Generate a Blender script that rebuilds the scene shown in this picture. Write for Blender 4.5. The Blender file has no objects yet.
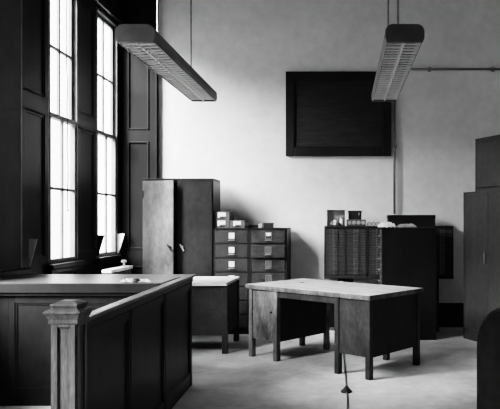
import bpy, bmesh, math, random
from mathutils import Vector, Matrix
random.seed(7)
C = bpy.context.scene.collection
F, VX, VY, CZ = 637.0, 343.0, 222.0, 1.44
PI = math.pi

# ------------------------------------------------------------------ helpers
class MB:
    """collects shapes into one bmesh"""
    def __init__(s): s.bm = bmesh.new()
    def _join(s, b, mat=None):
        if mat is not None: bmesh.ops.transform(b, matrix=mat, verts=b.verts)
        me = bpy.data.meshes.new('tmp'); b.to_mesh(me); b.free()
        s.bm.from_mesh(me); bpy.data.meshes.remove(me)
        return s
    def box(s, x0, x1, y0, y1, z0, z1, bev=0.0, mat=None, seg=2):
        b = bmesh.new(); bmesh.ops.create_cube(b, size=1)
        for v in b.verts:
            v.co = Vector((x0+(v.co.x+.5)*(x1-x0), y0+(v.co.y+.5)*(y1-y0), z0+(v.co.z+.5)*(z1-z0)))
        if bev > 0: bmesh.ops.bevel(b, geom=b.edges[:], offset=bev, segments=seg, affect='EDGES', profile=.6)
        return s._join(b, mat)
    def rod(s, p0, p1, r, seg=10, r2=None):
        p0, p1 = Vector(p0), Vector(p1); d = p1-p0
        b = bmesh.new()
        bmesh.ops.create_cone(b, cap_ends=True, segments=seg, radius1=r, radius2=r if r2 is None else r2, depth=d.length)
        m = Matrix.Translation((p0+p1)/2) @ d.to_track_quat('Z', 'Y').to_matrix().to_4x4()
        return s._join(b, m)
    def ball(s, c, r, sc=(1,1,1), seg=12):
        b = bmesh.new(); bmesh.ops.create_uvsphere(b, u_segments=seg, v_segments=max(6, seg//2), radius=r)
        return s._join(b, Matrix.Translation(c) @ Matrix.Diagonal((*sc, 1)))
    def lathe(s, prof, c=(0,0,0), seg=20, mat=None):
        b = bmesh.new(); rings = []
        for r, z in prof:
            rings.append([b.verts.new((r*math.cos(2*PI*i/seg), r*math.sin(2*PI*i/seg), z)) for i in range(seg)])
        for a, d in zip(rings, rings[1:]):
            for i in range(seg): b.faces.new((a[i], a[(i+1) % seg], d[(i+1) % seg], d[i]))
        b.faces.new(rings[0][::-1]); b.faces.new(rings[-1])
        return s._join(b, (mat or Matrix.Identity(4)) if mat is not None else Matrix.Translation(c))
    def prism(s, pts, axis, a, b_, bev=0.0):
        """closed 2D profile extruded along axis: 'y' profile in (x,z); 'x' profile in (y,z); 'z' profile in (x,y)"""
        b = bmesh.new()
        def mk(p, t):
            return {'y': (p[0], t, p[1]), 'x': (t, p[0], p[1]), 'z': (p[0], p[1], t)}[axis]
        A = [b.verts.new(mk(p, a)) for p in pts]; B = [b.verts.new(mk(p, b_)) for p in pts]
        n = len(pts)
        for i in range(n): b.faces.new((A[i], A[(i+1) % n], B[(i+1) % n], B[i]))
        b.faces.new(A[::-1]); b.faces.new(B)
        bmesh.ops.recalc_face_normals(b, faces=b.faces)
        if bev > 0: bmesh.ops.bevel(b, geom=b.edges[:], offset=bev, segments=2, affect='EDGES')
        return s._join(b)
    def frame(s, ax, d0, d1, u0, u1, z0, z1, w, wt=None, wb=None, bev=0.003):
        """rectangular picture-frame. ax='y': spans x (u) and z, thick d0..d1 in y; ax='x': spans y and z, thick in x"""
        wt = w if wt is None else wt; wb = w if wb is None else wb
        def bx(a0, a1, c0, c1):
            if ax == 'y': s.box(a0, a1, d0, d1, c0, c1, bev)
            else: s.box(d0, d1, a0, a1, c0, c1, bev)
        bx(u0, u0+w, z0, z1); bx(u1-w, u1, z0, z1)
        bx(u0+w, u1-w, z1-wt, z1); bx(u0+w, u1-w, z0, z0+wb)
        return s
    def tube(s, pts, r, seg=8):
        for a, b in zip(pts, pts[1:]): s.rod(a, b, r, seg)
        for p in pts[1:-1]: s.ball(p, r, seg=8)
        return s
    def obj(s, name, m, parent=None, smooth=False):
        me = bpy.data.meshes.new(name); s.bm.to_mesh(me); s.bm.free()
        me.materials.append(m)
        if smooth:
            for p in me.polygons: p.use_smooth = True
        o = bpy.data.objects.new(name, me); C.objects.link(o)
        if parent is not None: o.parent = parent
        return o

def tag(o, label, cat, group=None, kind=None):
    o['label'] = label; o['category'] = cat
    if group: o['group'] = group
    if kind: o['kind'] = kind
    return o
def thing(name, label, cat, loc=(0,0,0), rotz=0.0, group=None):
    o = bpy.data.objects.new(name, None); C.objects.link(o); o.empty_display_size = .05
    o.location = loc; o.rotation_euler = (0, 0, rotz)
    return tag(o, label, cat, group)
def struct(o):
    o['kind'] = 'structure'; return o
def sroot(name, loc=(0,0,0)):
    o = bpy.data.objects.new(name, None); C.objects.link(o); o.location = loc; o.empty_display_size = .05
    return struct(o)
def dup(o, parent=None, loc=None, label=None, group=None, rotz=None):
    c = o.copy(); C.objects.link(c)
    if parent is not None: c.parent = parent
    if loc is not None: c.location = loc
    if rotz is not None: c.rotation_euler = (0, 0, rotz)
    if label: c['label'] = label
    if group: c['group'] = group
    for ch in list(o.children): dup(ch, c)
    return c
def P(x, y, Y): return ((x-VX)*Y/F, Y, CZ-(y-VY)*Y/F)
def PX(x, Y): return (x-VX)*Y/F
def PZ(y, Y): return CZ-(y-VY)*Y/F

# ------------------------------------------------------------------ materials
def mat(name, lo, hi, rough=.6, scale=4.0, stretch=(1,1,1), detail=6, metal=0.0, spec=.5, bump=0.0, bscale=None, fine=0.0, p0=.35, p1=.65, streak=0.0):
    m = bpy.data.materials.new(name); m.use_nodes = True
    nt = m.node_tree; N = nt.nodes; L = nt.links
    b = N['Principled BSDF']
    tc = N.new('ShaderNodeTexCoord'); mp = N.new('ShaderNodeMapping'); mp.inputs['Scale'].default_value = stretch
    L.new(tc.outputs['Object'], mp.inputs['Vector'])
    n = N.new('ShaderNodeTexNoise'); n.inputs['Scale'].default_value = scale; n.inputs['Detail'].default_value = detail
    n.inputs['Roughness'].default_value = .6
    L.new(mp.outputs[0], n.inputs['Vector'])
    r = N.new('ShaderNodeValToRGB'); r.color_ramp.elements[0].position = p0; r.color_ramp.elements[1].position = p1
    r.color_ramp.elements[0].color = (lo, lo, lo, 1); r.color_ramp.elements[1].color = (hi, hi, hi, 1)
    L.new(n.outputs['Fac'], r.inputs['Fac'])
    out = r.outputs['Color']
    if fine > 0:
        n2 = N.new('ShaderNodeTexNoise'); n2.inputs['Scale'].default_value = scale*9; n2.inputs['Detail'].default_value = 4
        L.new(mp.outputs[0], n2.inputs['Vector'])
        r2 = N.new('ShaderNodeMapRange'); r2.inputs['From Min'].default_value = .3; r2.inputs['From Max'].default_value = .7
        r2.inputs['To Min'].default_value = 1-fine; r2.inputs['To Max'].default_value = 1+fine
        L.new(n2.outputs['Fac'], r2.inputs['Value'])
        mx = N.new('ShaderNodeVectorMath'); mx.operation = 'SCALE'
        L.new(out, mx.inputs[0]); L.new(r2.outputs[0], mx.inputs['Scale']); out = mx.outputs[0]
    L.new(out, b.inputs['Base Color'])
    b.inputs['Roughness'].default_value = rough; b.inputs['Metallic'].default_value = metal
    b.inputs['Specular IOR Level'].default_value = spec
    if bump > 0:
        n3 = N.new('ShaderNodeTexNoise'); n3.inputs['Scale'].default_value = bscale or scale*6; n3.inputs['Detail'].default_value = 5
        L.new(mp.outputs[0], n3.inputs['Vector'])
        bp = N.new('ShaderNodeBump'); bp.inputs['Strength'].default_value = bump; bp.inputs['Distance'].default_value = .01
        L.new(n3.outputs['Fac'], bp.inputs['Height']); L.new(bp.outputs[0], b.inputs['Normal'])
    return m

M = {}
M['floor'] = mat('worn_floor', .38, .82, .62, 1.3, (1, 1, 1), 9, spec=.35, bump=.06, bscale=14, fine=.10, p0=.3, p1=.68)
M['plaster'] = mat('aged_plaster', 0.74, 0.84, .85, 1.1, (1, 1, 1), 8, spec=.2, bump=.10, bscale=7, fine=.05, p0=.3, p1=.62)
M['ceiling'] = mat('ceiling_paint', .22, .28, .9, 2, spec=.1)
M['dark_wood'] = mat('dark_panel_wood', 0.01, 0.016, .42, 3, (1, 1, .25), 6, fine=.15, spec=0.12)
M['panel_wood'] = mat('corner_panel_wood', .007, .011, .40, 3, (1, 1, .25), 6, fine=.12, spec=.12)
M['shutter'] = mat('drawn_blind', 0.06, 0.08, .7, 3, spec=0.2)
M['sash'] = mat('sash_paint', 0.1, 0.16, .5, 5, spec=0.25)
M['baseboard'] = mat('baseboard_paint', 0.02, 0.03, .5, 3, spec=0.2)
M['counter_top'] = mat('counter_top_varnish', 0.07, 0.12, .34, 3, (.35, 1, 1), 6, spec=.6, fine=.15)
M['counter_wood'] = mat('counter_panel_wood', 0.012, 0.022, .40, 3, (1, 1, .3), 7, fine=.2, spec=0.18)
M['newel_wood'] = mat('newel_oak', .055, .14, .5, 7, (3, 3, .3), 7, fine=.35, spec=0.3)
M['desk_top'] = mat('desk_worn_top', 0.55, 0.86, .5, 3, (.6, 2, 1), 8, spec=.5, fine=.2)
M['desk_wood'] = mat('desk_dark_wood', 0.014, 0.04, .5, 5, (1, 1, .45), 8, fine=.3, spec=0.2)
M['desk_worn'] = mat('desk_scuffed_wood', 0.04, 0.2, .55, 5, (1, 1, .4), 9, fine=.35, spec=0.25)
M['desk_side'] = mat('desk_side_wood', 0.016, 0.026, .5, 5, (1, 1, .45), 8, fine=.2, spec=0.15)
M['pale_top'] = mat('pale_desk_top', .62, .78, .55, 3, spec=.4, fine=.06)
M['grey_desk'] = mat('grey_desk_panel', 0.028, 0.045, .5, 4, fine=.15, spec=0.2)
M['ward'] = mat('wardrobe_enamel', 0.014, 0.025, .42, 3, (1, 1, .6), 8, fine=.2, spec=0.22)
M['ward_door'] = mat('wardrobe_scuffed_lit_door', 0.06, 0.19, .36, 3.2, (1, 1, .55), 9, metal=.25, fine=.2, spec=0.5)  # paler than the other door: window sheen painted into the colour
M['steel_dark'] = mat('file_steel', 0.014, 0.025, .42, 5, fine=.18, spec=0.2)
M['steel_mid'] = mat('file_drawer_steel', 0.026, 0.046, .42, 6, fine=.25, spec=0.25)
M['steel_worn'] = mat('file_drawer_scratched', 0.02, 0.062, .42, 8, (1, 1, 2.2), fine=.3, spec=0.25)
M['card'] = mat('label_card', .78, .88, .8, 8)
M['metal'] = mat('dull_metal', 0.24, 0.4, .35, 8, metal=.7)
M['box_grey'] = mat('card_box_grey', 0.075, 0.11, .7, 6, fine=.1, spec=0.3)
M['box_dark'] = mat('dark_box', 0.018, 0.03, .6, 6, spec=0.2)
M['type_wood'] = mat('type_case_wood', 0.02, 0.034, .5, 4, fine=.2, spec=0.2)
M['type_drawer'] = mat('type_case_drawer', 0.032, 0.062, .5, 6, (1, 1, .5), fine=.2, spec=0.25)
M['black_cab'] = mat('black_cabinet', 0.011, 0.018, .55, 4, (1, 1, .4), fine=.15, spec=0.12)
M['locker'] = mat('locker_enamel', 0.045, 0.065, .5, 3, (1, 1, .5), 7, fine=.15, spec=0.2)
M['fix'] = mat('lamp_enamel', 0.11, 0.15, .42, 5, spec=0.2)
M['louvre'] = mat('louvre_enamel', 0.75, 0.8, .45, 5, spec=0.3)
M['lamp_tube'] = mat('lamp_tube_glass', 0.12, 0.16, .3, 5, spec=0.3)
M['board'] = mat('blackboard', 0.035, 0.05, .6, 3, (1, 1, 8), fine=.2, spec=0.12)
M['board_frame'] = mat('board_frame_wood', 0.016, 0.026, .5, 4, spec=0.15)
M['paper'] = mat('white_paper', .74, .86, .85, 6)
M['paper_grey'] = mat('grey_paper', .26, .42, .85, 9)
M['pipe'] = mat('painted_pipe', 0.12, 0.18, .5, 4)
M['cloth'] = mat('dark_upholstery', 0.016, 0.026, .8, 10, bump=.2, spec=0.1)
M['rope'] = mat('cord', .10, .16, .7, 10)
M['brass'] = mat('pale_handle', .5, .6, .35, 10, metal=.6)

def glass_mat():
    m = bpy.data.materials.new('window_glass'); m.use_nodes = True
    N = m.node_tree.nodes; L = m.node_tree.links; N.clear()
    o = N.new('ShaderNodeOutputMaterial'); mx = N.new('ShaderNodeMixShader')
    t = N.new('ShaderNodeBsdfTransparent'); g = N.new('ShaderNodeBsdfGlossy'); g.inputs['Roughness'].default_value = .05
    t.inputs['Color'].default_value = (.93, .93, .93, 1)
    mx.inputs[0].default_value = .05
    L.new(t.outputs[0], mx.inputs[1]); L.new(g.outputs[0], mx.inputs[2])
    L.new(mx.outputs[0], o.inputs['Surface'])
    return m
M['glass'] = glass_mat()

# ------------------------------------------------------------------ the room
XL, XR, YB, YF, ZC = -3.04, 3.3, 8.75, -3.2, 4.95
struct(MB().box(XL-.35, XR+.2, YF-.2, YB+.2, -.15, 0).obj('floor', M['floor']))
struct(MB().box(XL-.35, XR+.2, YF-.2, YB+.2, ZC, ZC+.15).obj('ceiling', M['ceiling']))
struct(MB().box(XL-.35, XR+.2, YB, YB+.2, 0, ZC).obj('wall_back', M['plaster']))
struct(MB().box(XR, XR+.2, YF, YB, 0, ZC).obj('wall_right', M['plaster']))
struct(MB().box(XL-.35, XR+.2, YF-.2, YF, 0, ZC).obj('wall_front', M['plaster']))
b = MB(); b.box(XL, XR, YB-.025, YB, 0, .27).box(XL, XR, YB-.04, YB, .27, .33, .006)
struct(b.obj('baseboard_back', M['baseboard']))
struct(MB().box(XR-.03, XR, YF, YB-.04, 0, .3).obj('baseboard_right', M['baseboard']))

# left wall: dark wood panelling with tall windows
ZS, ZH = 1.0, 4.10
opens = [(7.85, 8.60), (6.57, 7.31), (5.30, 6.04), (4.03, 4.77), (2.76, 3.50), (1.49, 2.23)]
wl = MB()
WX = XL-.02
wl.box(XL-.085, WX, YF, YB, 0, ZS); wl.box(XL-.085, WX, YF, YB, ZH, ZC)
edges = [YF] + [e for o_ in sorted(opens) for e in o_] + [YB]
piers = [(edges[i], edges[i+1]) for i in range(0, len(edges), 2)]
for a, c in piers: wl.box(XL-.085, WX, a, c, ZS, ZH)
struct(wl.obj('wall_left', M['dark_wood']))
tr = MB()
for a, c in piers:                                        # raised stiles and rails on every pier
    if c-a > .3:
        w = .07
        for z0, z1 in ((.16, .92), (1.07, 2.54), (2.70, 4.02)):
            tr.frame('x', WX, XL, a, c, z0-.0, z1, w, .02, .02)
            tr.frame('x', WX, WX+.012, a+w, c-w, z0+.02, z1-.02, .02)
        tr.box(WX, XL, a, c, 2.52, 2.72, .004)
        tr.box(WX, XL, a, c, 4.0, 4.12, .004); tr.box(WX, XL, a, c, .9, 1.08, .004)
    else:
        tr.box(WX, XL, a, c, .16, 4.12, .004)
for a, c in opens:                                        # panels below the sills
    tr.frame('x', WX, XL, a, c, .16, .93, .06)
tr.box(WX, XL, YF, YB, 4.12, ZC, 0)
struct(tr.obj('trim_1', M['dark_wood']))
struct(MB().box(WX, XL+.07, YF, YB-.04, 4.12, 4.17, .01).box(WX, XL+.04, YF, YB-.04, 4.17, 4.24, .01).obj('trim_2', M['panel_wood']))
struct(MB().box(WX, XL+.015, YF, YB-.05, 0, .18, .004).obj('baseboard_left', M['baseboard']))

# corner panelling on the back wall
tp = MB(); xr = PX(158.5, YB); y0 = YB-.05
tp.box(XL, xr, y0+.012, YB-.0, .33, ZC)
for z0, z1 in ((.33, .84), (1.07, 2.54), (2.70, ZC)):
    tp.frame('y', y0-.012, y0+.012, XL+.1, PX(150, YB), z0, z1, .022, .022, .022, .004)
tp.box(XL, XL+.10, y0, y0+.012, .33, ZC); tp.box(PX(150, YB), xr, y0, y0+.012, .33, ZC)
for z0, z1 in ((.84, 1.07), (2.54, 2.70)): tp.box(XL+.1, PX(150, YB), y0, y0+.012, z0, z1)
tp.box(xr-.02, xr, y0-.02, YB, .33, ZC, .004)
struct(tp.obj('trim_3', M['panel_wood']))

# windows
def make_window(n, yc0, yc1, blind=False, cord=False, vent=True, half=0):
    r = sroot('window_%d' % n, (XL, yc0, ZS)); w = yc1-yc0; h = ZH-ZS
    f = MB()                                               # lining and sill
    f.box(-.08, .0, 0, .03, 0, h); f.box(-.08, .0, w-.03, w, 0, h); f.box(-.08, .0, 0, w, h-.03, h)
    f.box(-.006, .004, w-.042, w-.03, .0, h-.03, .002)
    f.box(-.006, .004, .03, .042, .0, h-.03, .002)
    f.obj('window_frame', M['sash'], r)
    MB().box(-.10, .07, -.04, w+.04 if yc1 < 8.5 else w, -.05, .0, .008).box(-.02, .045, -.02, w+.02, -.10, -.055, .008).obj('window_sill', M['counter_wood'], r)
    zm = 1.57; a, c = .03, w-.03
    for nm, x0, z0, z1 in (('lower_sash', -.041, .0, zm+.02), ('upper_sash', -.078, zm-.03, h-.03)):
        s = MB(); st = .05
        s.frame('x', x0, x0+.035, a, c, z0, z1, st, .05, .05, .004)
        s.box(x0+.006, x0+.03, w/2-.018, w/2+.018, z0+.05, z1-.05)
        zc = (z0+z1)/2; s.box(x0+.006, x0+.03, a+st, c-st, zc-.014, zc+.014)
        so = s.obj(nm, M['sash'], r)
        for k in range(2):
            for j in range(2):
                ya, yb = ((a+st, w/2-.018), (w/2+.018, c-st))[k]
                za, zb = ((z0+.05, zc-.014), (zc+.014, z1-.05))[j]
                MB().box(x0+.016, x0+.019, ya, yb, za, zb).obj('pane', M['glass'], so)
    if blind:
        MB().box(-.004, .001, .035, w-.035, .02, h-.04).obj('drawn_blind', M['shutter'], r)
    if half: MB().box(-.004, .001, .035, w-.035, half, h-.03).obj('added_light_blocker', M['shutter'], r)  # unseen, added to keep high sun off the foreground floor
    if vent:                                               # slanted draught deflector standing on the sill
        v = MB()
        d, hh = .10, .28
        pr = [(-.03, .02), (-.012, .02), (d-.035, hh), (-.03, hh)]
        def cheek(y_, nm):
            q = MB(); q.prism([(p[0]+.03, p[1]) for p in pr], 'y', y_, y_+.012); return q.obj(nm, M['paper'] if nm == 'lit_tone_cheek' else M['panel_wood'], r)
        if blind:
            q = MB(); q.prism([(.07, .02), (.08, .02), (.15, hh), (.07, hh)], 'y', w-.02, w-.008); q.obj('lit_tone_cheek', M['paper'], r); return r  # white colour stands for window light on this cheek
        cheek(w-.02, 'lit_tone_cheek'); cheek(.01, 'backlit_tone_cheek')  # far cheek coloured as if window-lit, near one as if backlit
        g = MB(); g.prism([(.02, .02), (.025, .02), (d, hh), (d-.005, hh)], 'y', .022, w-.02)
        g.obj('glass_deflector', M['glass'], r)
    if cord:
        p = MB(); pts = [(.01, .40, h-.06)] + [(.01+.004*math.sin(i*1.7), .405+.0022*i+.006*math.sin(i*.9), h-.06-i*.13) for i in range(1, 20)]
        p.tube(pts, .006, 6); p.ball(pts[-1], .012)
        p.obj('pull_cord', M['box_dark'], r)
    return r
for i, (a, c) in enumerate(opens):
    make_window(i+1, a, c, blind=(i == 2), cord=(i == 1), vent=(i in (0, 2)), half={4: 1.7, 5: 1.5}.get(i, 0))

# ------------------------------------------------------------------ wall board and pipes
bd = thing('blackboard', 'large dark framed board hung high on the pale back wall', 'board', (PX(338.5, 8.7), 8.75, PZ(156, 8.7)))
bw, bh = (391.5-286)*8.7/F, (156-71.5)*8.7/F
MB().frame('y', -.06, 0, -bw/2, bw/2, 0, bh, .115, bev=.008).frame('y', -.045, 0, -bw/2+.11, bw/2-.11, .11, bh-.11, .025, bev=.004).obj('board_frame', M['board_frame'], bd)
g = MB(); g.box(-bw/2+.1, bw/2-.1, -.025, -.001, .1, bh-.1)
for i in range(26): g.box(-bw/2+.13, bw/2-.13, -.032, -.024, .14+i*(bh-.28)/26, .14+(i+.72)*(bh-.28)/26, .002)
g.obj('board_panel', M['board'], bd)

pp = thing('wall_pipe', 'thin pipe running along and down the back wall beside the framed board', 'pipe', (PX(394.5, 8.7), 8.71, PZ(214, 8.7)))
hz = PZ(69, 8.7)-PZ(214, 8.7)
t = MB(); t.tube([(0, 0, -.0), (0, 0, hz-.04), (.012, 0, hz-.012), (.04, 0, hz), (1.75, 0, hz), (XR-PX(394.5, 8.7), 0, hz)], .016, 10)
t.obj('pipe_run', M['pipe'], pp, True)
for x_ in (.48, 1.35): MB().box(x_-.02, x_+.02, -.022, .04, hz-.028, hz+.022, .005).obj('pipe_clip', M['pipe'], pp)
MB().box(-.03, .03, -.022, .04, .9, .94, .005).obj('pipe_clip', M['pipe'], pp)

# ------------------------------------------------------------------ fluorescent lamps
def make_lamp(x, label):
    r = thing('fluorescent_lamp', label, 'lamp', (x, (4.7+6.99)/2, 2.765), 0, 'hanging fluorescent lamps')
    hl, hw, hh = 1.145, .1425, .13
    def prof(k=0.0, n=6):
        pts = [(-hw+.012+k, k), (-hw+k, .03)]
        rc = .055
        for i in range(n+1):
            a = PI - i*PI/2/n; pts.append((-hw+k+rc+rc*math.cos(a), hh-k-rc+rc*math.sin(a)))
        q = [(-p[0], p[1]) for p in reversed(pts)]
        return pts+q
    # housing shell: open below
    outer = prof(); inner = [(p[0]*.955, min(p[1], hh-.006)) for p in prof()]
    hb = MB(); bm = hb.bm
    ys = (-hl, hl)
    rows = [[bm.verts.new((p[0], y, p[1])) for p in outer] for y in ys]; rin = [[bm.verts.new((p[0], y, p[1])) for p in inner] for y in ys]
    n = len(outer)
    for i in range(n-1):
        bm.faces.new((rows[0][i], rows[0][i+1], rows[1][i+1], rows[1][i])); bm.faces.new((rin[0][i+1], rin[0][i], rin[1][i], rin[1][i+1]))
    for i in (0, n-1): bm.faces.new((rows[0][i], rows[1][i], rin[1][i], rin[0][i]))
    bmesh.ops.recalc_face_normals(bm, faces=bm.faces)
    hb.obj('housing', M['fix'], r)
    for s_ in (-1, 1):
        MB().prism([(p[0]*1.012, p[1]*1.02-.002) for p in prof()], 'y', s_*hl-.006*(1-s_)-.006, s_*hl+.006*(1+s_)+.006).obj('end_cap', M['fix'], r)
    lv = MB()
    lv.box(-.005, .005, -hl+.01, hl-.01, 0.0, .055)
    for s_ in (-1, 1):
        lv.prism([(s_*.128, .0), (s_*.133, .0), (s_*.118, .06), (s_*.113, .06)], 'y', -hl+.01, hl-.01)
    nb = 28
    for i in range(1, nb):
        y = -hl + 2*hl*i/nb
        lv.box(-.128, -.005, y-.011, y+.011, .004, .014); lv.box(.005, .128, y-.011, y+.011, .004, .014)
    lv.obj('louvre', M['louvre'], r)
    for s_ in (-1, 1): MB().rod((s_*.06, -hl+.02, .085), (s_*.06, hl-.02, .085), .018, 12).obj('lamp_tube', M['lamp_tube'], r, True)
    for y in (5.26, 6.41):
        MB().rod((0, y-5.845, hh-.01), (0, y-5.845, ZC-2.765), .009, 8).lathe([(.03, 0), (.03, .012), (.012, .02)], (0, y-5.845, hh-.003), 14).obj('hanging_rod', M['metal'], r)
make_lamp(-1.53, 'long hanging fluorescent lamp nearer the tall windows')
make_lamp(.455, 'long hanging fluorescent lamp in front of the dark framed board')

# ------------------------------------------------------------------ wardrobe
wx0, wx1, wy, wd, wh = PX(142, 8.16), PX(213.3, 8.16), 8.16, .47, 2.0
W = thing('wardrobe', 'tall dark steel wardrobe cabinet with left door ajar', 'cabinet', ((wx0+wx1)/2, wy, 0))
hw = (wx1-wx0)/2
c = MB(); c.box(-hw, -hw+.02, .02, wd, 0, wh).box(hw-.02, hw, .02, wd, 0, wh).box(-hw, hw, wd-.015, wd, 0, wh)
c.box(-hw, hw, .02, wd, .06, .08).box(-hw-.0, hw+.0, 0.0, wd, wh-.03, wh, .006)
c.box(-hw, hw, .03, .05, 0, .06).box(-hw+.02, hw-.02, .06, wd-.015, 1.0, 1.02)
c.box(-hw, -hw+.018, .0, .02, 0, wh-.03).box(hw-.018, hw, .0, .02, 0, wh-.03)
c.obj('carcass', M['ward'], W)
dw = hw-.02
hinge = bpy.data.objects.new('left_door', None)
def door(sgn, m, name='door'):
    d = MB(); d.box(0, sgn*dw, -.018, 0, .08, wh-.035, .004)
    d.box(sgn*.02, sgn*(dw-.015), -.0195, -.017, .1, wh-.055, .002)
    return d.obj(name, m, W)
dl = door(1, M['ward_door']); dl.location = (-hw+.018, .0, 0); dl.rotation_euler = (0, 0, -math.radians(15)); dl['label'] = 'scuffed door standing ajar, window sheen painted into its tone'
dr = door(-1, M['ward']); dr.location = (hw-.018, .0, 0)
def handle(par, x, m):
    h = MB(); zz = PZ(247, 8.1); h.lathe([(.018, 0), (.018, .008), (.01, .012)], mat=Matrix.Translation((x, -.018, zz)) @ Matrix.Rotation(PI/2, 4, 'X'), seg=12)
    h.rod((x, -.02, zz), (x, -.05, zz), .008); h.rod((x-.022, -.048, zz+.035), (x+.03, -.048, zz-.05), .009)
    return h.obj('handle', m, par)
handle(dl, dw-.045, M['box_dark']); handle(dr, -dw+.06, M['brass'])
for par, sg in ((dl, 1), (dr, -1)):
    for z in (.35, 1.75): MB().rod((sg*.004, -.022, z), (sg*.004, -.022, z+.09), .008, 8).obj('hinge', M['box_dark'], par)

# ------------------------------------------------------------------ two card file cabinets
fy, fz = 8.15, PZ(228, 8.15)
def file_cab(x0, x1, label, worn):
    w = x1-x0
    r = thing('filing_cabinet', label, 'cabinet', ((x0+x1)/2, fy, 0), 0, 'card filing cabinets beside the wardrobe')
    c = MB(); c.box(-w/2, -w/2+.018, 0, .55, 0, fz).box(w/2-.018, w/2, 0, .55, 0, fz).box(-w/2, w/2, .535, .55, 0, fz)
    c.box(-w/2, w/2, 0.0, .55, fz-.022, fz, .003).box(-w/2+.018, w/2-.018, .03, .54, .05, .07).box(-w/2+.018, w/2-.018, .02, .03, 0, .07)
    n = 7; ph = (fz-.022-.07)/n
    for i in range(1, n): c.box(-w/2+.018, w/2-.018, .006, .53, .07+i*ph-.004, .07+i*ph+.004)
    c.obj('carcass', M['steel_dark'], r)
    for i in range(n):
        z0, z1 = .07+i*ph+.007, .07+(i+1)*ph-.007; zc = (z0+z1)/2
        d = MB(); d.box(-w/2+.022, w/2-.022, 0, .018, z0, z1, .004); d.box(-w/2+.03, w/2-.03, .018, .5, z0+.005, z1-.03)
        d.box(-w/2+.034, w/2-.034, -.003, .002, z0+.014, z1-.014, .002)
        d = d.obj('drawer', M['steel_worn'] if worn else M['steel_mid'], r)
        row = n-1-i
        if worn and row == 1: d.location.y = -.045
        if worn and row in (0,): d.location.y = -.012
        lc = zc+.012
        h = MB(); h.frame('y', -.008, -.001, -.042, .042, lc-.04, lc+.045, .006, bev=0)
        h.obj('label_holder', M['steel_mid'] if not worn else M['metal'], d)
        if not worn and row < 5:
            MB().box(-.036, .036, -.006, -.002, lc-.034, lc+.039).obj('label_card', M['card'], d)
        elif worn and row == 0:
            MB().prism([(-.026, lc+.0), (.026, lc+.0), (.034, lc+.04), (-.034, lc+.04)], 'y', -.006, -.002).obj('label_card', M['card'], d)
        elif worn:
            MB().box(-.036, .036, -.005, -.002, lc-.034, lc+.039).obj('label_card', M['box_grey'], d)
        q = MB(); q.prism([(-.05, zc-.05), (.05, zc-.05), (.035, zc-.034), (-.035, zc-.034)], 'y', -.026, -.003, .003)
        q.obj('pull', M['metal'], d)
        if worn:
            for sx in (-1, 1):
                MB().frame('y', -.006, -.002, sx*.13-.035, sx*.13+.035, zc-.022, zc+.03, .004, bev=0).obj('raised_plate', M['steel_mid'], d)
xa, xb, xc = PX(213.6, fy), PX(250, fy), PX(287.2, fy)
file_cab(xa, xb-.004, 'seven-drawer card filing cabinet with white labels, against the wardrobe', False)
file_cab(xb, xc, 'scratched seven-drawer filing cabinet with one drawer pulled slightly out', True)

def card_box(loc, w, h, d, label):
    r = thing('card_box', label, 'box', loc, 0, 'grey card boxes on the filing cabinet')
    MB().box(-w/2, w/2, 0, d, 0, h, .003).box(-w/2-.002, w/2+.002, -.002, d, h-.018, h+.0, .002).obj('box_body', M['box_grey'], r)
    MB().box(-.05, .05, -.005, -.001, h*.42, h*.9).box(-.05, -.02, -.005, -.001, h*.25, h*.45).obj('label_card', M['card'], r)
    MB().box(-.03, .03, -.012, -.001, h*.18, h*.3, .003).obj('pull', M['steel_mid'], r)
bw_, bh_ = .194, .104
x1 = PX(221.6, 8.2)
card_box((x1, 8.19, fz), bw_, bh_, .32, 'lower grey card box of the stacked pair beside the wardrobe')
card_box((x1+.004, 8.19, fz+bh_+.001), bw_, bh_, .32, 'upper grey card box of the stacked pair beside the wardrobe')
card_box((PX(237.3, 8.2), 8.19, fz), bw_, bh_-.006, .30, 'single grey card box to the right of the stacked pair')
tb = thing('small_box', 'small black box on the scratched filing cabinet', 'box', (PX(268, 8.25), 8.25, fz))
MB().box(-.06, .06, 0, .12, 0, .05, .004).obj('box_body', M['box_dark'], tb); MB().box(-.063, .063, -.003, .123, .045, .066, .004).obj('lid', M['box_dark'], tb)
tag(MB().box(-.025, .025, 0, .09, 0, .055, .006).box(-.02, .02, .01, .08, .055, .06, .002).obj('paper_block', M['paper_grey']), 'small pale block of cards beside the small black box', 'block').location = (PX(260.3, 8.25), 8.25, fz)
nb = MB(); nb.box(-.065, .065, 0, .14, 0, .022, .003).box(-.06, .06, .004, .145, .022, .04, .003)  # thin dark slabs modelled where only shadow falls
tag(nb.obj('shadow', M['box_dark']), 'dark slab as the notebook lying between the card boxes and pale block', 'shadow').location = (PX(253.2, 8.3), 8.3, fz)

# ------------------------------------------------------------------ pale-topped desk behind the counter
Dk = thing('side_desk', 'small dark desk with pale top, between counter and filing cabinets', 'desk', ((-2.36-1.262)/2, 7.35, 0))
hw, hd = (2.36-1.262)/2, .40
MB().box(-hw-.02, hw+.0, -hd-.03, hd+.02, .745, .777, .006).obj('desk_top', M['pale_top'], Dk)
for sx in (-1, 1):
    for sy in (-1, 1):
        MB().box(sx*hw-.03*(1+sx), sx*hw+.03*(1-sx), sy*hd-.03*(1+sy), sy*hd+.03*(1-sy), 0, .745, .004).obj('leg', M['grey_desk'], Dk)
q = MB(); q.box(-hw+.06, hw-.06, -hd+.012, -hd+.03, .2, .74).box(-hw+.012, -hw+.03, -hd+.05, hd-.05, .2, .74).box(hw-.03, hw-.012, -hd+.05, hd-.05, .2, .74)
q.box(-hw+.06, hw-.06, hd-.03, hd-.012, .5, .74)
q.box(-hw+.03, hw-.03, -hd+.03, hd-.03, .2, .215)
q.obj('side_panels', M['grey_desk'], Dk)

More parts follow.
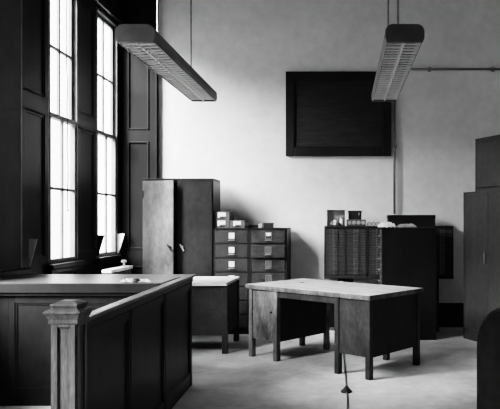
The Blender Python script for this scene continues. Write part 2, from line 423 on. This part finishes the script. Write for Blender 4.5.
# ------------------------------------------------------------------ radiator by the window
ra = thing('radiator', 'narrow pale-topped radiator with round valve beyond the counter, near far window', 'radiator', (-2.665, 7.55, 0))
m = MB()
for i in range(11):
    y = -.33+i*.066; m.box(-.045, .045, y-.024, y+.024, .08, .86, .018, seg=3)
m.box(-.03, .03, -.34, .34, .10, .15).box(-.03, .03, -.34, .34, .78, .84)
m.obj('radiator_body', M['box_grey'], ra)
MB().box(-.055, .055, -.37, .37, .862, .90, .006).obj('top_cover', M['pale_top'], ra)
for sy in (-.3, .3): MB().box(-.05, .05, sy-.025, sy+.025, 0, .09, .008).obj('foot', M['box_grey'], ra)
m = MB(); m.lathe([(.018, .898), (.012, .91), (.010, .945), (.03, .952), (.034, .962), (.03, .974), (.012, .98)], (0, .2, 0), seg=18)
m.obj('valve', M['paper_grey'], ra, True)

# ------------------------------------------------------------------ panelled counter with newel post
CT = thing('counter', 'dark panelled office counter with railing wing and oak newel post', 'counter', (0, 0, 0))
zt = .965
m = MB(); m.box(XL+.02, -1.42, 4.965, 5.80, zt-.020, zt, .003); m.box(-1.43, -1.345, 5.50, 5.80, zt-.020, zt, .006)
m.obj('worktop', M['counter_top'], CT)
m = MB(); m.box(XL+.02, -1.43, 4.93, 4.964, zt-.075, zt-.001, .004).box(XL+.02, -1.43, 4.95, 4.98, zt-.10, zt-.075, .004)
m.obj('edge_moulding', M['counter_wood'], CT)
m = MB(); m.box(XL+.02, -1.43, 5.00, 5.02, 0, zt-.03)
xs = [XL+.02, -2.62, -2.2, -1.8, -1.43]
for a, c_ in zip(xs, xs[1:]): m.frame('y', 4.985, 5.00, a, c_, .0, zt-.1, .05, .06, .14, .003); m.frame('y', 4.992, 5.00, a+.05, c_-.05, .14, zt-.16, .015)
m.box(XL+.02, -1.43, 5.70, 5.72, 0, zt-.03)
m.obj('front_panel', M['counter_wood'], CT)
# railing wing, a degree and a half out of square with the counter
wing = Matrix.Translation((-1.29, 3.12, 0)) @ Matrix.Rotation(math.radians(1.5), 4, 'Z') @ Matrix.Translation((1.29, -3.12, 0))
def wobj(m, name, mt): bmesh.ops.transform(m.bm, matrix=wing, verts=m.bm.verts); return m.obj(name, mt, CT)
m = MB(); X0, X1 = -1.335, -1.285
m.box(X0, X1, 3.14, 5.60, 0, zt-.05)
cuts = [3.14, 3.876, 4.70, 5.60]
for a, c_ in zip(cuts, cuts[1:]):
    m.frame('x', X1, X1+.014, a+.008, c_-.008, .0, zt-.06, .028, .05, .12, .004)
    m.frame('x', X1, X1+.008, a+.036, c_-.036, .12, zt-.11, .014)
wobj(m, 'rail_panel', M['counter_wood'])
m = MB(); m.box(X1-.01, X1+.018, 5.57, 5.63, 0, zt-.05, .004); wobj(m, 'end_stile', M['counter_wood'])
m = MB(); m.box(X0-.01, X1+.020, 3.13, 5.66, zt-.055, zt-.018, .006); wobj(m, 'rail_moulding', M['counter_wood'])
m = MB(); m.box(-1.335, -1.268, 3.12, 5.80, zt-.022, zt+.001, .008, seg=3); wobj(m, 'cap_rail', M['counter_top'])
# newel
n0x, n0y, s = -1.317, 3.065, .055
m = MB(); m.box(n0x-s, n0x+s, n0y-s, n0y+s, 0, .972, .003)
for (ax, sg) in (('y', -1), ('y', 1), ('x', 1), ('x', -1)):
    if ax == 'y':
        d = sorted((n0y+sg*s, n0y+sg*(s+.009))); m.frame('y', d[0], d[1], n0x-s, n0x+s, 0, .972, .026, .03, .2, .003)
    else:
        d = sorted((n0x+sg*s, n0x+sg*(s+.009))); m.frame('x', d[0], d[1], n0y-s, n0y+s, 0, .972, .026, .03, .2, .003)
np_ = m.obj('newel_post', M['newel_wood'], CT)
m = MB()
def sq(z, a): return [(-a, -a, z), (a, -a, z), (a, a, z), (-a, a, z)]
def stack(prof):
    bm = bmesh.new(); rings = []
    for z, a in [(z_-.028, a_) for z_, a_ in prof]: rings.append([bm.verts.new(Vector(p)+Vector((n0x, n0y, 0))) for p in sq(z, a)])
    for A, B in zip(rings, rings[1:]):
        for i in range(4): bm.faces.new((A[i], A[(i+1) % 4], B[(i+1) % 4], B[i]))
    bm.faces.new(rings[0][::-1]); bm.faces.new(rings[-1])
    return bm
m._join(stack([(.985, s+.009), (.99, s+.014), (1.008, s+.014), (1.014, s+.018), (1.03, s+.024), (1.038, s+.033), (1.044, s+.033), (1.052, s+.022), (1.057, s+.006), (1.062, s+.006), (1.072, s+.010), (1.079, s+.008), (1.092, s-.022)]))
m.obj('newel_cap', M['newel_wood'], np_)

# papers on the counter
def crumple(name, loc, sx, sy, h, m, label, cat, seed, rz=0.0, n=14):
    rnd = random.Random(seed); bm = bmesh.new()
    ph = [(rnd.uniform(3, 10), rnd.uniform(3, 10), rnd.uniform(0, 6), rnd.uniform(.4, 1)) for _ in range(5)]
    g = []
    for i in range(n+1):
        row = []
        for j in range(n+1):
            u, v = i/n*2-1, j/n*2-1
            z = sum(a*abs(math.sin(fx*u+fy_*v+p)) for fx, fy_, p, a in ph)/3.2
            e = max(0, 1-max(abs(u), abs(v))**4)
            row.append(bm.verts.new((u*sx/2*(1+.1*math.sin(3*v+seed)), v*sy/2*(1+.1*math.sin(4*u+seed)), .002+h*z*(.25+.75*e))))
        g.append(row)
    for i in range(n):
        for j in range(n): bm.faces.new((g[i][j], g[i+1][j], g[i+1][j+1], g[i][j+1]))
    lo = min(v.co.z for v in bm.verts)
    for v in bm.verts: v.co.z += .001-lo
    ret = bmesh.ops.extrude_face_region(bm, geom=bm.faces[:])
    for e in ret['geom']:
        if isinstance(e, bmesh.types.BMVert): e.co.z += .0015
    bmesh.ops.recalc_face_normals(bm, faces=bm.faces)
    k = MB(); k._join(bm); o = k.obj(name, m, None, False)
    o.location = loc; o.rotation_euler = (0, 0, rz)
    return tag(o, label, cat)
crumple('crumpled_paper', (PX(128, 5.05), 5.06, zt), .10, .12, .03, M['paper_grey'], 'crumpled pale paper at the counter edge, on the window side of the dark lump', 'paper', 3)
crumple('crumpled_paper', (PX(143.5, 5.05), 5.05, zt), .10, .12, .024, M['paper_grey'], 'crumpled pale paper at the counter edge, between the dark lump and railing', 'paper', 5, .5)
cl = MB(); cl.ball((0, 0, .016), .022, (1.1, 1.5, .75), 14).box(-.018, .018, -.03, .02, 0, .012, .004)
tag(cl.obj('cloth_lump', M['box_dark'], None, True), 'small dark lump between the crumpled papers on the counter', 'lump').location = (PX(136.5, 5.0), 5.0, zt)

# ------------------------------------------------------------------ main desk
MD = thing('writing_desk', 'large worn double-pedestal desk standing angled in the middle of the floor', 'desk', (-.118, 6.63, 0), -math.radians(40))
hl, hd = .82, .416
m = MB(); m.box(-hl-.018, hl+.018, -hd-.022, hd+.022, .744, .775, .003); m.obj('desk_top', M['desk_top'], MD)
m = MB(); m.box(-hl-.024, hl+.024, -hd-.028, -hd-.022, .742, .773, .002).box(-hl-.024, hl+.024, hd+.022, hd+.028, .742, .773, .002).box(-hl-.024, -hl-.018, -hd-.022, hd+.022, .742, .773, .002).box(hl+.018, hl+.024, -hd-.022, hd+.022, .742, .773, .002); m.obj('top_edge', M['desk_worn'], MD)
m = MB(); m.box(-hl-.024, hl+.02, -hd-.02, hd+.02, .728, .742, .003); m.obj('edge_moulding', M['desk_worn'], MD)
lw = .055
for i, x in enumerate((-hl, -.415-lw/2, .42-lw/2, hl-lw)):
    for y in (-hd, hd-lw):
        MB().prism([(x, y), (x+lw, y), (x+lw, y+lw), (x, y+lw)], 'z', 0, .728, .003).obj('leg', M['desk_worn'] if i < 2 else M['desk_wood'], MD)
for k, (a, c_) in enumerate(((-hl, -.415+lw/2), (.42-lw/2, hl))):
    m = MB(); m.box(a+.01, c_-.01, -hd+.03, hd-.012, .195, .728, .003)
    ped = m.obj('pedestal', M['desk_side'], MD)
    m = MB(); m.box(a+lw+.003, c_-lw-.003, -hd+.010, -hd+.031, .20, .715, .003)
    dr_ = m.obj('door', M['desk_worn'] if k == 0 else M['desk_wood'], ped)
    if k == 1:
        MB().box(a+lw+.05, c_-lw-.05, -hd+.004, -hd+.011, .61, .622, .002).obj('pull', M['desk_wood'], dr_)
    else:
        MB().rod((c_-lw-.03, -hd+.01, .5), (c_-lw-.03, -hd-.012, .5), .008).obj('pull', M['box_dark'], dr_)
m = MB(); m.box(-.415+lw/2, .42-lw/2, -hd+.008, -hd+.03, .662, .728, .003)
cd = m.obj('kneehole_drawer', M['desk_wood'], MD)
m = MB(); m.box(-.415+lw/2, .42-lw/2, hd-.05, hd-.03, .64, .728, .003); m.obj('back_rail', M['desk_side'], MD)
def on_desk(px, py):
    Y = (CZ-.775)*F/(py-VY); return (PX(px, Y), Y, .775)
crumple('paper_scrap', on_desk(341, 282), .05, .04, .012, M['paper'], 'small white paper scrap near the back edge of the angled desk', 'paper', 11, .4, 6)
crumple('paper_scrap', on_desk(302, 283), .05, .03, .01, M['paper_grey'], 'small grey paper scrap near the middle of the angled desk top', 'paper', 12, .2, 6)

# cord and floor plug
pc = thing('floor_cord', 'thin cord on the floor running out from under the angled desk', 'cord', (0, 0, 0))
def fl(px, py, z=.006):
    Y = CZ*F/(py-VY); return (PX(px, Y), Y, z)
m = MB(); m.tube([fl(343.5, 352), fl(344, 362), fl(345.2, 374), fl(346, 384), fl(346.4, 390), fl(347.2, 397), fl(347.6, 408), fl(346, 420)], .006, 8); m.obj('cord_run', M['rope'], pc, True)
f0 = fl(346.4, 392, 0)
m = MB(); m.lathe([(.048, 0), (.048, .01), (.026, .03), (.014, .045), (.012, .05)], f0, 18); m.obj('floor_plug', M['box_dark'], pc)

# ------------------------------------------------------------------ type cases along the back wall
ty, tz0, tz1, td = 8.28, PZ(275.5, 8.28), PZ(226, 8.28), .44
tw = (PX(453.5, ty)-PX(324, ty))/3
tx = PX(324, ty)
def type_unit(x0, label):
    r = thing('type_cabinet', label, 'cabinet', (x0+tw/2, ty, 0), 0, 'type cabinets along the back wall')
    w = tw-.006; c = MB()
    for x_ in (-w/2, -.009, w/2-.018): c.box(x_, x_+.018, 0, td, tz0, tz1)
    c.box(-w/2, w/2, td-.012, td, tz0, tz1).box(-w/2-.0, w/2+.0, -.008, td, tz1-.022, tz1, .003).box(-w/2, w/2, .0, td, tz0, tz0+.016)
    c.obj('carcass', M['type_wood'], r)
    MB().box(-w/2, w/2, -.035, td, tz0-.04, tz0, .006).obj('ledge', M['type_wood'], r)
    MB().box(-.10, .10, .06, td-.02, 0, tz0-.04, .004).box(-.14, .10, .04, td-.0, 0, .05, .004).obj('pedestal', M['black_cab'], r)
    n = 18; ph = (tz1-.03-tz0-.018)/n
    for k, (a, c_) in enumerate(((-w/2+.02, -.011), (.011, w/2-.02))):
        me = None
        for i in range(n):
            z = tz0+.018+i*ph; xm = (a+c_)/2
            if me is None:
                d = MB().box(a, c_, .004, .4, 0, ph-.004, .0015).obj('drawer', M['type_drawer'], r); me = d
                MB().frame('y', -.003, .004, xm-.03, xm+.03, .004, ph-.008, .004, bev=0).box(xm-.028, xm+.028, -.012, .004, .002, .007, .001).obj('label_pull', M['metal'], d)
                d.location = (0, 0, z)
            else: dup(me, r, (0, 0, z))
    return r
type_unit(tx, 'type cabinet of thin drawers with the open box on top')
type_unit(tx+tw, 'type cabinet of thin drawers half hidden behind the blank black cabinet')
type_unit(tx+2*tw, 'type cabinet of thin drawers between the blank black cabinet and lockers')
kn = MB(); kn.lathe([(.016, 0), (.02, .01), (.016, .026), (.006, .034)], seg=14)

# blank black cabinet
dx0, dx1, dy0, dy1, dz = PX(382, 7.77), PX(436.5, 7.77), 7.77, 8.235, PZ(228, 7.77)
BC = thing('drawer_cabinet', 'black cabinet turned sideways with blank end panel and scraps of paper on top', 'cabinet', ((dx0+dx1)/2, dy0, 0))
hw = (dx1-dx0)/2; dd_ = dy1-dy0
m = MB(); m.box(-hw+.02, hw, 0, .018, 0, dz-.02).box(-hw+.02, hw, dd_-.018, dd_, 0, dz-.02).box(hw-.018, hw, .018, dd_-.018, 0, dz-.02)
m.box(-hw-.004, hw+.006, -.006, dd_, dz-.02, dz, .004).box(-hw+.02, hw-.018, .018, dd_-.018, .05, .07).box(-hw+.004, -hw+.022, 0, .02, 0, dz-.02).box(-hw+.004, -hw+.022, dd_-.02, dd_, 0, dz-.02)
m.obj('carcass', M['black_cab'], BC)
n = 9; ph = (dz-.09)/n
for i in range(n):
    z = .07+i*ph
    d = MB().box(-hw-.002, -hw+.02, .022, dd_-.022, z+.004, z+ph-.004, .003).obj('drawer', M['type_drawer'], BC)
    MB().box(-hw-.03, -hw-.002, dd_/2-.06, dd_/2+.06, z+ph*.35, z+ph*.5, .004).frame('x', -hw-.006, -hw-.001, dd_/2-.05, dd_/2+.05, z+ph*.55, z+ph*.9, .006, bev=0).obj('pull', M['metal'], d)

# things on the type cabinets
ob = thing('open_box', 'open-fronted box holding small pale jars, at the end of type cabinets', 'box', (PX(336, 8.4), 8.35, tz1))
w_, h_ = .235, PZ(210, 8.38)-tz1
m = MB(); t_ = .008
m.box(-w_/2, -w_/2+t_, 0, .14, 0, h_).box(w_/2-t_, w_/2, 0, .14, 0, h_).box(-w_/2, w_/2, 0, .14, h_-t_, h_).box(-w_/2, w_/2, 0, .14, 0, t_); m.obj('box_shell', M['type_wood'], ob)
MB().box(-w_/2+t_, w_/2-t_, .13, .14, t_, h_-t_).obj('box_back', M['paper'], ob)
jl = ['first pale jar from the window end in the open box', 'second pale jar from the window end in the open box', 'third pale jar from the window end in the open box']
for i, (dx, r_, hh) in enumerate(((-.07, .026, .06), (-.01, .032, .085), (.075, .024, .10))):
    j = thing('jar', jl[i], 'jar', (PX(336, 8.4)+dx, 8.42, tz1+t_), 0, 'jars in the open box')
    MB().lathe([(r_*.9, 0), (r_, .006), (r_, hh*.72), (r_*.7, hh*.82), (r_*.7, hh*.86)], seg=16).obj('jar_body', M['paper'], j, True)
    MB().lathe([(r_*.76, hh*.84), (r_*.76, hh), (r_*.6, hh+.003)], seg=16).obj('lid', M['paper_grey'], j)
dj = MB(); dj.lathe([(.012, 0), (.019, .006), (.019, .03), (.014, .036)], seg=14)
tag(dj.obj('ink_pot', M['box_dark'], None, True), 'small dark ink pot standing among the pale jars in the open box', 'pot').location = (PX(336, 8.4)+.04, 8.39, tz1+t_)

ry = 8.38
tr_ = thing('shallow_tray', 'shallow grey tray with the black box on it, beside the open box', 'tray', (PX(356.3, ry), ry, tz1))
tw_ = .25; th = .085
MB().box(-tw_/2, tw_/2, 0, .2, 0, th, .006).obj('tray_body', M['box_grey'], tr_)
m = MB()
for i in range(4): m.lathe([(.022, 0), (.026, .004), (.026, .01), (.012, .012)], mat=Matrix.Translation((-.09+i*.06, 0, th*.5)) @ Matrix.Rotation(PI/2, 4, 'X'), seg=16)
m.obj('front_rings', M['paper_grey'], tr_)
bb = thing('black_box', 'black lidded box sitting on the shallow grey tray', 'box', (PX(355, ry), ry+.02, tz1+th))
MB().box(-.086, .086, 0, .15, 0, .09, .004).obj('box_body', M['box_dark'], bb); MB().box(-.09, .09, -.004, .154, .085, .118, .004).obj('lid', M['box_dark'], bb)
MB().box(.045, .06, -.012, -.004, .055, .09, .003).obj('clasp', M['metal'], bb)
for i, lab in enumerate(('paper roll touching the shallow grey tray', 'paper roll lying between two other rolls beside the tray', 'paper roll nearest the white crumpled papers')):
    rr = thing('paper_roll', lab, 'roll', (PX(369.6, ry)+.056*i, ry, tz1+.036), 0, 'paper rolls beside the tray')
    m = MB(); bm = m.bm; sg = 18; R0, R1 = .027, .016
    rot = Matrix.Rotation(-PI/2, 4, 'X')
    rings = [[bm.verts.new(rot @ Vector((r_*math.cos(2*PI*k/sg), r_*math.sin(2*PI*k/sg), z_))) for k in range(sg)] for r_, z_ in ((R0, 0), (R0, .16), (R1, .16), (R1, 0))]
    for q_ in range(4):
        A, B = rings[q_], rings[(q_+1) % 4]
        for k in range(sg): bm.faces.new((A[k], A[(k+1) % sg], B[(k+1) % sg], B[k]))
    bmesh.ops.recalc_face_normals(bm, faces=bm.faces)
    m.obj('paper_tube', M['paper_grey'], rr, False); rr.location.z = tz1+R0
lb = thing('long_box', 'long dark flat box lying along the top of the type cabinets', 'box', (PX(411, 8.5), 8.42, tz1))
w_ = (434-387)*8.45/F; h_ = PZ(215, 8.42)-tz1
MB().box(-w_/2, w_/2, 0, .22, 0, h_-.03, .004).obj('box_body', M['steel_dark'], lb); MB().box(-w_/2-.005, w_/2+.005, -.005, .225, h_-.045, h_, .004).obj('lid', M['steel_dark'], lb)
crumple('white_paper', (PX(386.5, 7.95), 7.95, dz), .17, .26, .085, M['paper'], 'crumpled bright white paper at the corner of the black cabinet', 'paper', 21, .3)
crumple('grey_paper', (PX(406, 8.0), 8.0, dz), .24, .24, .075, M['paper_grey'], 'crumpled grey wrapping paper along the top of the black cabinet', 'paper', 27, .1)

# ------------------------------------------------------------------ lockers at the right
ax_, ay_ = PX(463.5, 7.9), 7.9
dv = Vector((.433, -.902)).normalized(); ang = math.atan2(dv.y, dv.x)
LK = thing('storage_locker', 'tall dark steel storage locker at the right with a smaller locker on top', 'locker', (ax_, ay_, 0), ang)
LW, LD, LH = .95, .48, PZ(192.5, 7.9)
m = MB(); m.box(0, LW, .02, LD, .0, LH, .004); m.box(0, .03, .0, .02, 0, LH).box(LW-.03, LW, 0, .02, 0, LH).box(0, LW, 0, .02, LH-.03, LH).box(0, LW, .0, .02, 0, .13)
m.obj('carcass', M['locker'], LK)
for a, c_ in ((.032, LW/2-.002), (LW/2+.002, LW-.032)):
    d = MB().box(a, c_, .0, .019, .135, LH-.033, .004).obj('door', M['locker'], LK)
    v = MB()
    for k in range(5): v.box((a+c_)/2-.08, (a+c_)/2+.08, -.004, .001, LH-.2-k*.03, LH-.19-k*.03, .001)
    v.obj('vent_slots', M['locker'], d)
    MB().box(c_-.05, c_-.03, -.025, .001, .95, 1.08, .004).obj('handle', M['metal'], d)
p0 = Vector((ax_, ay_)) + dv*.235
UL = thing('top_locker', 'smaller dark steel locker standing on top of the tall storage locker', 'locker', (p0.x, p0.y, LH), ang)
UH = PZ(139, 7.68)-LH
m = MB(); m.box(0, .7, .02, LD-.02, .0, UH, .004).frame('y', 0, .02, 0, .7, 0, UH, .025, .05, .04, .002); m.obj('carcass', M['locker'], UL)
d = MB().box(.028, .672, .002, .02, .043, UH-.053, .004).obj('door', M['locker'], UL)
MB().box(.6, .62, -.02, .002, UH/2-.05, UH/2+.05, .004).obj('handle', M['metal'], d)
# sheet leaning on the locker
pq = Vector((ax_, ay_)) + dv*.42
nv = Vector((dv.y, -dv.x))
if nv.x > 0: nv = -nv
m = MB(); m.prism([(0, 0), (.22, 0), (.21, .29), (.10, .34), (.01, .29)], 'y', -.004, 0)
sh = m.obj('card_sheet', M['paper']); sh.location = (pq.x+nv.x*.09, pq.y+nv.y*.09, .0); sh.rotation_euler = (math.radians(-14), 0, ang)
tag(sh, 'torn pale card leaning against the foot of the tall storage locker', 'card')

# ------------------------------------------------------------------ dark armchair at the right edge
AC = thing('armchair', 'dark upholstered armchair cut off by the right edge, nearest the viewer', 'armchair', (1.415, 4.64, 0), PI-.22)
# back seen from behind: rounded shoulders
pts = [(-.43, .05), (.43, .05), (.43, .55)]
for i in range(1, 11):
    a = i*PI/2/10; pts.append((.43-.20+.20*math.cos(a), .55+.25*math.sin(a)))
for i in range(10):
    a = PI/2+i*PI/2/10; pts.append((-.43+.20+.20*math.cos(a), .55+.25*math.sin(a)))
m = MB(); m.prism(pts, 'y', -.10, .10, .02); m.obj('backrest', M['cloth'], AC)
for s_ in (-1, 1):
    m = MB(); m.box(s_*.42-.13*(1+s_)/2, s_*.42+.13*(1-s_)/2, -.75, -.09, .06, .58, .05, seg=3); m.obj('armrest', M['cloth'], AC)
MB().box(-.265, .265, -.74, -.105, .08, .32, .02).obj('seat_base', M['cloth'], AC)
MB().box(-.262, .262, -.76, -.105, .322, .45, .04, seg=3).obj('seat_cushion', M['cloth'], AC)
for sx in (-.33, .33):
    for y_ in (-.66, .03): MB().rod((sx, y_, 0), (sx, y_, .065), .022, 12, .03).obj('foot', M['dark_wood'], AC)

# ------------------------------------------------------------------ light
w = bpy.data.worlds.new('sky'); bpy.context.scene.world = w; w.use_nodes = True
N = w.node_tree.nodes; L = w.node_tree.links
bg = N['Background']; tc = N.new('ShaderNodeTexCoord'); sp = N.new('ShaderNodeSeparateXYZ'); mr = N.new('ShaderNodeMapRange')
L.new(tc.outputs['Generated'], sp.inputs[0]); L.new(sp.outputs['Z'], mr.inputs['Value'])
mr.inputs['From Min'].default_value = -.25; mr.inputs['From Max'].default_value = .6
mr.inputs['To Min'].default_value = 2.2; mr.inputs['To Max'].default_value = 4.5
L.new(mr.outputs[0], bg.inputs['Strength']); bg.inputs['Color'].default_value = (1, 1, 1, 1)
for i, (a, c_) in enumerate(opens):
    ld = bpy.data.lights.new('window_portal', 'AREA'); ld.shape = 'RECTANGLE'; ld.size = ZH-ZS; ld.size_y = c_-a
    ld.cycles.is_portal = True
    lo = bpy.data.objects.new('window_portal', ld); C.objects.link(lo)
    lo.location = (XL-.16, (a+c_)/2, (ZH+ZS)/2); lo.rotation_euler = (0, -PI/2, 0)

sl = bpy.data.lights.new('sun', 'SUN'); sl.energy = 27; sl.angle = math.radians(44)
so = bpy.data.objects.new('sun', sl); C.objects.link(so); so.location = (-6, 0, 7)
so.rotation_euler = Vector((.62, .50, -.54)).to_track_quat('-Z', 'Y').to_euler()

# ------------------------------------------------------------------ camera
cam = bpy.data.cameras.new('camera'); co = bpy.data.objects.new('camera', cam); C.objects.link(co)
co.location = (0, 0, CZ); co.rotation_euler = (PI/2, 0, 0)
cam.sensor_width = 36; cam.lens = F/500*36
cam.shift_x = (250-VX)/500; cam.shift_y = (VY-204.5)/500
cam.clip_start = .05
sc = bpy.context.scene; sc.camera = co
sc.view_settings.view_transform = 'Filmic'; sc.view_settings.look = 'High Contrast'
sc.view_settings.exposure = 1.15
